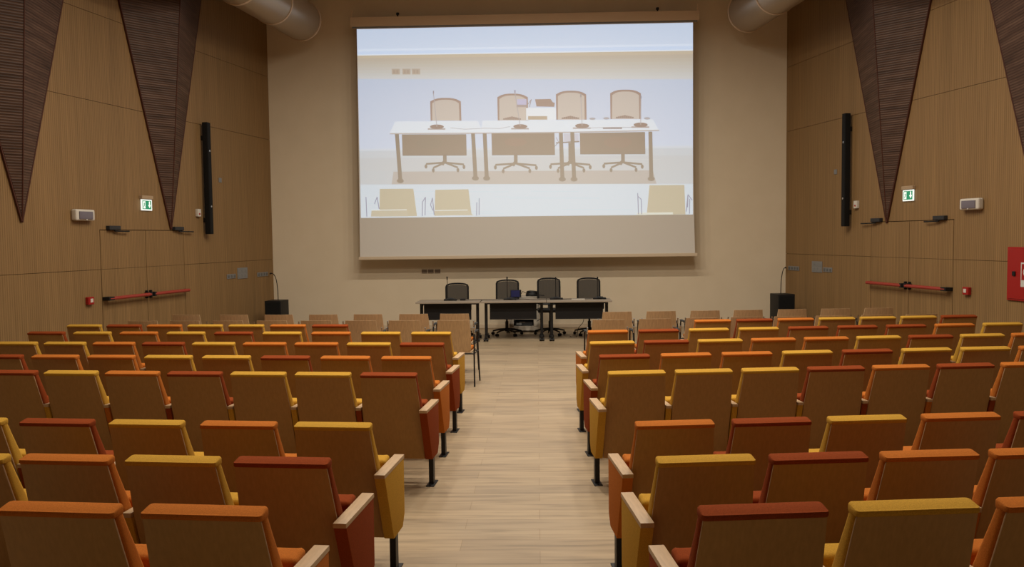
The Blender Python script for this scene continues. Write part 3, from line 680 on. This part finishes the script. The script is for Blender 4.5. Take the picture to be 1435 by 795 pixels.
# ------------------------------------------------------------------ loose wooden chairs
def mk_loose():
    P = {}
    b = MB(); rr = []
    for z, w in ((.845, .195), (.75, .205), (.60, .213), (.48, .215), (.435, .20)):
        y = (.845-z)*.17
        pts = []
        for k in range(9): t = -1+2*k/8; pts.append((w*t, y - .018*(1-t*t), z))
        for k in range(9): t = 1-2*k/8; pts.append((w*t, y+.011 - .018*(1-t*t), z))
        rr.append(pts)
    b.rings(rr); P['backrest'] = b.mesh('backrest', M['looseply'], 50)
    b = MB(); b.box(-.215, .215, .09, .50, .425, .44, .006, 2); P['seat'] = b.mesh('seat', M['looseply'], 40)
    b = MB(); b.box(-.20, .20, .11, .49, .44, .475, .014, 3); P['pad'] = b.mesh('seat_pad', M['orange'], 50)
    for sg, n in ((-1, 'l'), (1, 'r')):
        X = sg*.248
        b = MB(); b.tube([(X+sg*.01, .03, 0), (X, .10, .40), (X-sg*.0, .13, .64), (X, .15, .672)], .010, 8); P['rear', n] = b.mesh('leg', M['black_metal'], 50)
        b = MB(); b.tube([(X+sg*.01, .50, 0), (X, .44, .42), (X, .41, .66)], .010, 8); P['front', n] = b.mesh('leg', M['black_metal'], 50)
        b = MB(); b.tube([(X, .14, .67), (X, .25, .685), (X, .405, .665)], .013, 8); b.box(X-.02, X+.02, .16, .40, .676, .69, .005); P['arm', n] = b.mesh('armrest', M['black_plastic'], 50)
        b = MB(); b.tube([(X, .12, .66), (X, .10, .74)], .009, 8); P['tip', n] = b.mesh('armrest_tip', M['chrome'], 50)
    b = MB(); b.tube([(-.248, .10, .41), (.248, .10, .41)], .009, 8); b.tube([(-.248, .44, .41), (.248, .44, .41)], .009, 8); b.tube([(-.248, .10, .41), (-.248, .44, .41)], .008, 8); b.tube([(.248, .10, .41), (.248, .44, .41)], .008, 8)
    P['frame'] = b.mesh('seat_frame', M['black_metal'], 50)
    return P
LP = mk_loose()
LOOSE = {
 'left': ([(-1.13, 11.36), (-1.69, 11.38), (-2.32, 11.40), (-2.94, 11.42), (-3.57, 11.46), (-4.21, 11.50), (-4.90, 11.55)],
          [(-1.06, 10.46), (-1.68, 10.50), (-2.24, 10.54), (-2.82, 10.58), (-3.40, 10.62), (-3.98, 10.66), (-4.56, 10.70), (-5.13, 10.74)]),
 'right': ([(1.08, 11.43), (1.68, 11.46), (2.28, 11.49), (2.87, 11.52), (3.48, 11.57), (4.08, 11.61), (4.68, 11.65)],
           [(.87, 10.34), (1.45, 10.42), (2.04, 10.48), (2.60, 10.53), (3.15, 10.58), (3.68, 10.62), (4.26, 10.66), (4.84, 10.72)])}
for sd, (front, second) in LOOSE.items():
    for nm, l in (('row nearest the tables', front), ('row behind it', second)):
        for i, (x, y) in enumerate(l):
            e = empty('wooden_armchair', (x, y, 0), (-.06 if sd == 'left' else .06) + random.uniform(-.02, .02),
                'loose plywood chair, %s, %s, %s side' % (ORD[i], nm, sd), 'chair', 'loose plywood chairs in front of the stage tables')
            put('backrest', LP['backrest'], e); s_ = put('seat', LP['seat'], e); put('seat_pad', LP['pad'], s_, label='orange seat pad'); put('seat_frame', LP['frame'], e)
            for n in 'lr':
                put('leg', LP['rear', n], e); put('leg', LP['front', n], e); a_ = put('armrest', LP['arm', n], e); put('armrest_tip', LP['tip', n], a_)

# ------------------------------------------------------------------ stage tables
TZ = .72; TY = 15.0
TABS = [(-2.19, -1.035, 15.0, 'left'), (-1.02, .155, 15.0, 'middle'), (.165, 1.33, 14.98, 'right')]
def table(x0, x1, y, nm, lx, px):
    c = (x0+x1)/2
    e = empty('folding_table', (c, y, 0), 0, '%s one of three grey-topped tables before the back wall' % nm, 'table', 'stage tables')
    b = MB(); b.box(x0-c, x1-c, 0, .68, TZ-.024, TZ, .004, 2); b.build('tabletop', M['table'], e)
    for l in lx:
        b = MB(); b.box(l-c-.026, l-c+.026, .19, .25, .05, TZ-.024, .004); lg = b.build('leg', M['black_metal'], e)
        b = MB(); b.box(l-c-.024, l-c+.024, .03, .62, .055, .095, .01, 2); b.build('foot', M['black_metal'], lg)
        for yy in (.06, .59):
            b = MB(); b.lathe([(.0, -.02), (.028, -.018), (.028, .018), (.0, .02)], 14, c=(l-c-.025, yy, .028), axis='x'); b.lathe([(.0, -.02), (.028, -.018), (.028, .018), (.0, .02)], 14, c=(l-c+.025, yy, .028), axis='x')
            b.box(l-c-.012, l-c+.012, yy-.02, yy+.02, .028, .07); b.build('caster', M['black_plastic'], lg)
        b = MB(); b.prism([(.10, TZ-.03), (.55, TZ-.03), (.25, TZ-.13), (.19, TZ-.13)], 'x', l-c-.015, l-c+.015, .003); b.build('support', M['black_metal'], lg)
    b = MB(); b.box(px[0]-c, px[1]-c, .16, .175, .385, TZ-.03, .003); b.build('modesty_panel', mat('modesty_black', (.014, .013, .014), .7), e)
    b = MB(); b.box(lx[0]-c, lx[1]-c, .20, .24, TZ-.06, TZ-.026); b.build('rail', M['black_metal'], e)
table(*TABS[0], (-2.11, -1.09), (-2.06, -1.20)); table(*TABS[1], (-.935, .072), (-.865, -.02)); table(*TABS[2], (.252, 1.245), (.32, 1.175))

# office chairs behind the tables
def office_chair(x, y, h, rz, lb, w=.425):
    e = empty('office_chair', (x, y, 0), rz, lb, 'office chair', 'mesh office chairs behind the tables')
    # back frame and mesh, facing the audience (-y)
    b = MB(); n = 11; W2 = w/2; z0, z1 = h-.50, h
    out = [(-W2*.92, z0)] + [(-W2, z0+.12), (-W2, z1-.065)] + [(W2*t, z1 - .03*abs(t)**2.5 - (.008 if abs(t) > .9 else 0)) for t in [-.95+1.9*k/8 for k in range(9)]] + [(W2, z1-.065), (W2, z0+.12), (W2*.92, z0)]
    path = [(px_, .30 + .03*(1-(px_/W2)**2) - (pz-z0)*-.10, pz) for px_, pz in out]; path.append(path[0])
    b.tube(path, .017, 8); bk = b.build('back_frame', M['black_plastic'], e)
    b = MB(); rows_ = []
    for k in range(9):
        z = z0 + .01 + (z1-z0-.03)*k/8; ww = W2*.955
        rows_.append([(ww*t, .30+.03*(1-t*t)+(z-z0)*.10, z - .032*abs(t)**2.5*(k/8)**2) for t in [-1+2*j/10 for j in range(11)]])
    for a, c in zip(rows_[:-1], rows_[1:]):
        for j in range(10): b.poly([a[j], a[j+1], c[j+1], c[j]])
    b.build('mesh_back', M['chair_mesh'], bk)
    b = MB(); b.tube([(0, .10, .42), (0, .27, .44), (0, .35, .55), (0, .345, z0+.1)], .022, 8); b.build('back_support', M['black_plastic'], e)
    b = MB(); b.box(-.235, .235, -.20, .25, .44, .50, .03, 3); b.build('seat', M['black_plastic'], e)
    b = MB(); b.lathe([(.03, .10), (.03, .26), (.018, .27), (.018, .43), (.05, .435), (.05, .445)], 16); b.build('gas_column', M['black_metal'], e)
    b = MB()
    for k in range(5):
        a = 2*math.pi*k/5 + .3; dx, dy = math.cos(a), math.sin(a)
        b.tube([(dx*.03, dy*.03, .115), (dx*.16, dy*.16, .105), (dx*.29, dy*.29, .075)], .016, 8, rad=[.022, .018, .013])
    b.lathe([(.04, .075), (.04, .13)], 16); bs = b.build('star_base', M['black_metal'], e)
    for k in range(5):
        a = 2*math.pi*k/5 + .3; dx, dy = math.cos(a), math.sin(a); b = MB()
        for o_ in (-.018, .018):
            c_ = Vector((dx*.29 - dy*o_, dy*.29 + dx*o_, .028)); t = Vector((-dy, dx, 0))
            b.tube([c_-t*.01, c_+t*.01], .027, 12)
        b.tube([(dx*.29, dy*.29, .03), (dx*.29, dy*.29, .075)], .008, 6); b.build('caster', M['black_plastic'], bs)
    for sg in (-1, 1):
        b = MB(); b.tube([(sg*.22, .05, .46), (sg*.27, .05, .50), (sg*.27, .04, .66)], .014, 8); b.box(sg*.27-.035, sg*.27+.035, -.12, .12, .66, .685, .01, 2); b.build('armrest', M['black_plastic'], e)
CY = 15.97
office_chair(-1.54, CY-.05, .985, .05, 'mesh office chair behind the left stage table, shortest of the four')
office_chair(-.59, CY+.05, 1.035, -.02, 'mesh office chair behind the middle table, left of the black cable coil')
office_chair(.235, CY+.05, 1.062, .04, 'mesh office chair behind where the middle and right tables meet')
office_chair(.98, CY, 1.06, -.03, 'mesh office chair behind the right stage table')

# gooseneck microphones and cables
MICS = [(-1.60, 15.42, -1.655, 1.16, 'on the left stage table'), (-.505, 15.44, -.555, 1.145, 'on the middle table beside the blue screen'), (.345, 15.44, .335, 1.13, 'at the left end of the right table'), (1.135, 15.44, 1.10, 1.125, 'at the right end of the right table')]
for x, y, xt, zt, lb in MICS:
    e = empty('table_microphone', (x, y, TZ), 0, 'black gooseneck microphone '+lb, 'microphone', 'gooseneck microphones')
    b = MB(); b.box(-.12, .12, -.07, .07, 0, .028, .012, 3); b.lathe([(.085, .025), (.06, .045), (.02, .05)], 20); b.build('base', M['black_plastic'], e)
    d = xt - x; h = zt-TZ
    b = MB(); b.tube([(d, 0, .045), (d, 0, h*.4), (d, .0, h*.75), (d, -.02, h-.05)], .006, 8); b.build('gooseneck', M['black_metal'], e)
    b = MB(); b.tube([(d, -.02, h-.055), (d, -.03, h)], .013, 10, rad=[.010, .014]); b.build('microphone_head', M['black_plastic'], e)
def cable(pts, r, name, label, m=M['black_plastic'], group=None):
    P3 = [Vector(p) for p in pts]; out = []
    for i in range(len(P3)-1):
        p0 = P3[max(i-1, 0)]; p1 = P3[i]; p2 = P3[i+1]; p3 = P3[min(i+2, len(P3)-1)]
        for k in range(6):
            t = k/6; out.append(.5*((2*p1)+(-p0+p2)*t+(2*p0-5*p1+4*p2-p3)*t*t+(-p0+3*p1-3*p2+p3)*t**3))
    out.append(P3[-1]); b = MB(); b.tube(out, r, 6); return tag(b.build(name, m), label, 'cable', group)
cable([(-1.48, 15.45, TZ+.006), (-1.30, 15.40, TZ+.006), (-1.1, 15.47, TZ+.006), (-.85, 15.38, TZ+.006), (-.63, 15.44, TZ+.006)], .005, 'microphone_cable', 'dark cable lying on the tables between the two left microphones')
cable([(-.38, 15.45, TZ+.006), (-.25, 15.52, TZ+.006), (-.05, 15.30, TZ+.006), (.10, 15.42, TZ+.006), (.22, 15.44, TZ+.006)], .005, 'microphone_cable', 'dark cable lying on the tables between the two middle microphones')
cable([(.46, 15.44, TZ+.006), (.62, 15.48, TZ+.006), (.80, 15.46, TZ+.006), (1.0, 15.45, TZ+.006)], .005, 'microphone_cable', 'dark cable lying on the right table between its two microphones')
cable([(.86, 15.62, .62), (.86, 15.60, .42), (.84, 15.6, .28), (.75, 15.6, .16), (.72, 15.6, .007), (.60, 15.65, .007)], .006, 'floor_cable', 'thin cable hanging under the right table down to the floor')
cable([(.10, 15.62, .60), (.02, 15.62, .48), (.08, 15.62, .38), (-.02, 15.62, .30)], .006, 'hanging_cable', 'thin cable looping below the gap between middle and right tables')
b = MB(); b.box(.62, .86, 15.24, 15.40, TZ, TZ+.012, .002); tag(b.build('paper_sheets', mat('paper', (.5, .46, .4), .8)), 'flat white papers lying on the right stage table', 'papers')
b = MB(); b.box(-1.42, -1.32, 15.36, 15.44, TZ, TZ+.035, .01, 2); tag(b.build('clicker', M['black_plastic']), 'small black device beside the microphone on the left table', 'device')
# small screen on the middle table
e = empty('small_monitor', (-.40, 15.56, TZ), .12, 'small dark monitor with a blue picture standing on the middle table', 'monitor')
b = MB(); b.box(-.10, .10, -.008, .012, .035, .175, .004); b.build('bezel', M['black_plastic'], e)
b = MB(); b.box(-.09, .07, -.011, -.008, .045, .165, .001); b.build('display', M['blue'], e)
b = MB(); b.box(-.05, .05, -.04, .05, 0, .012, .004); b.box(-.015, .015, 0, .012, .01, .05); b.build('stand', M['black_plastic'], e)
# cabinet with equipment
e = empty('equipment_cabinet', (-.26, 16.72, 0), 0, 'low white cabinet with open dark shelf behind the middle table', 'cabinet')
b = MB(); x0, x1, y0, y1, z0, z1 = -.30, .30, -.22, .22, .03, .70
b.box(x0, x1, y0, y1, z1-.025, z1, .003); b.box(x0, x0+.022, y0, y1, z0, z1-.025, .002); b.box(x1-.022, x1, y0, y1, z0, z1-.025, .002)
b.box(x0+.022, x1-.022, y0+.01, y1, z0, .115, .002); b.box(x0+.022, x1-.022, y1-.02, y1, z0, z1-.025, .002); b.box(x0+.022, x1-.022, y0+.01, y1, .245, .27, .002)
b.build('carcass', M['cabinet_white'], e)
b = MB(); b.box(x0+.024, x1-.024, y0+.004, y0+.018, .272, z1-.03, .002); b.build('upper_door', M['cabinet_white'], e)
for xa, xb in ((x0+.024, -.21), (.18, x1-.024)):
    b = MB(); b.box(xa, xb, y0+.004, y0+.018, .118, .243, .001); b.build('lower_panel', M['cabinet_white'], e)
for xx in (-.25, .25):
    for yy in (-.17, .17): b = MB(); b.lathe([(.02, 0), (.02, .03)], 10, c=(xx, yy, 0)); b.build('foot', M['black_plastic'], e)
e = empty('amplifier', (-.27, 16.72, .1165), 0, 'black rack unit inside the open shelf of the white cabinet', 'amplifier')
b = MB(); b.box(-.17, .17, -.15, .16, 0, .085, .004); b.build('case', M['charcoal'], e)
b = MB(); b.box(-.15, -.05, -.153, -.15, .02, .06, .001); b.build('front_display', M['grey_plate'], e)
b = MB(); b.box(-.10, .02, -.156, -.15, .07, .075); b.build('trim_line', M['chrome'], e)
e = empty('cable_coil', (-.10, 16.60, .70), 0, 'black coiled cable bundle lying on the white cabinet', 'cable')
b = MB()
for k in range(5):
    pts = [( .125*math.cos(a)*(1-.05*k)+.01*math.sin(k*3), .075*math.sin(a), .02+.018*k+.006*math.sin(a*2+k)) for a in [2*math.pi*j/24 for j in range(25)]]
    b.tube(pts, .014, 6)
b.build('coil', M['black_plastic'], e)
b = MB(); b.tube([(.12, 0, .03), (.19, -.02, .015), (.23, .02, .012)], .012, 6); b.tube([(-.12, 0, .06), (-.19, -.03, .10), (-.24, -.06, .03)], .006, 6); b.build('loose_end', M['black_plastic'], e)
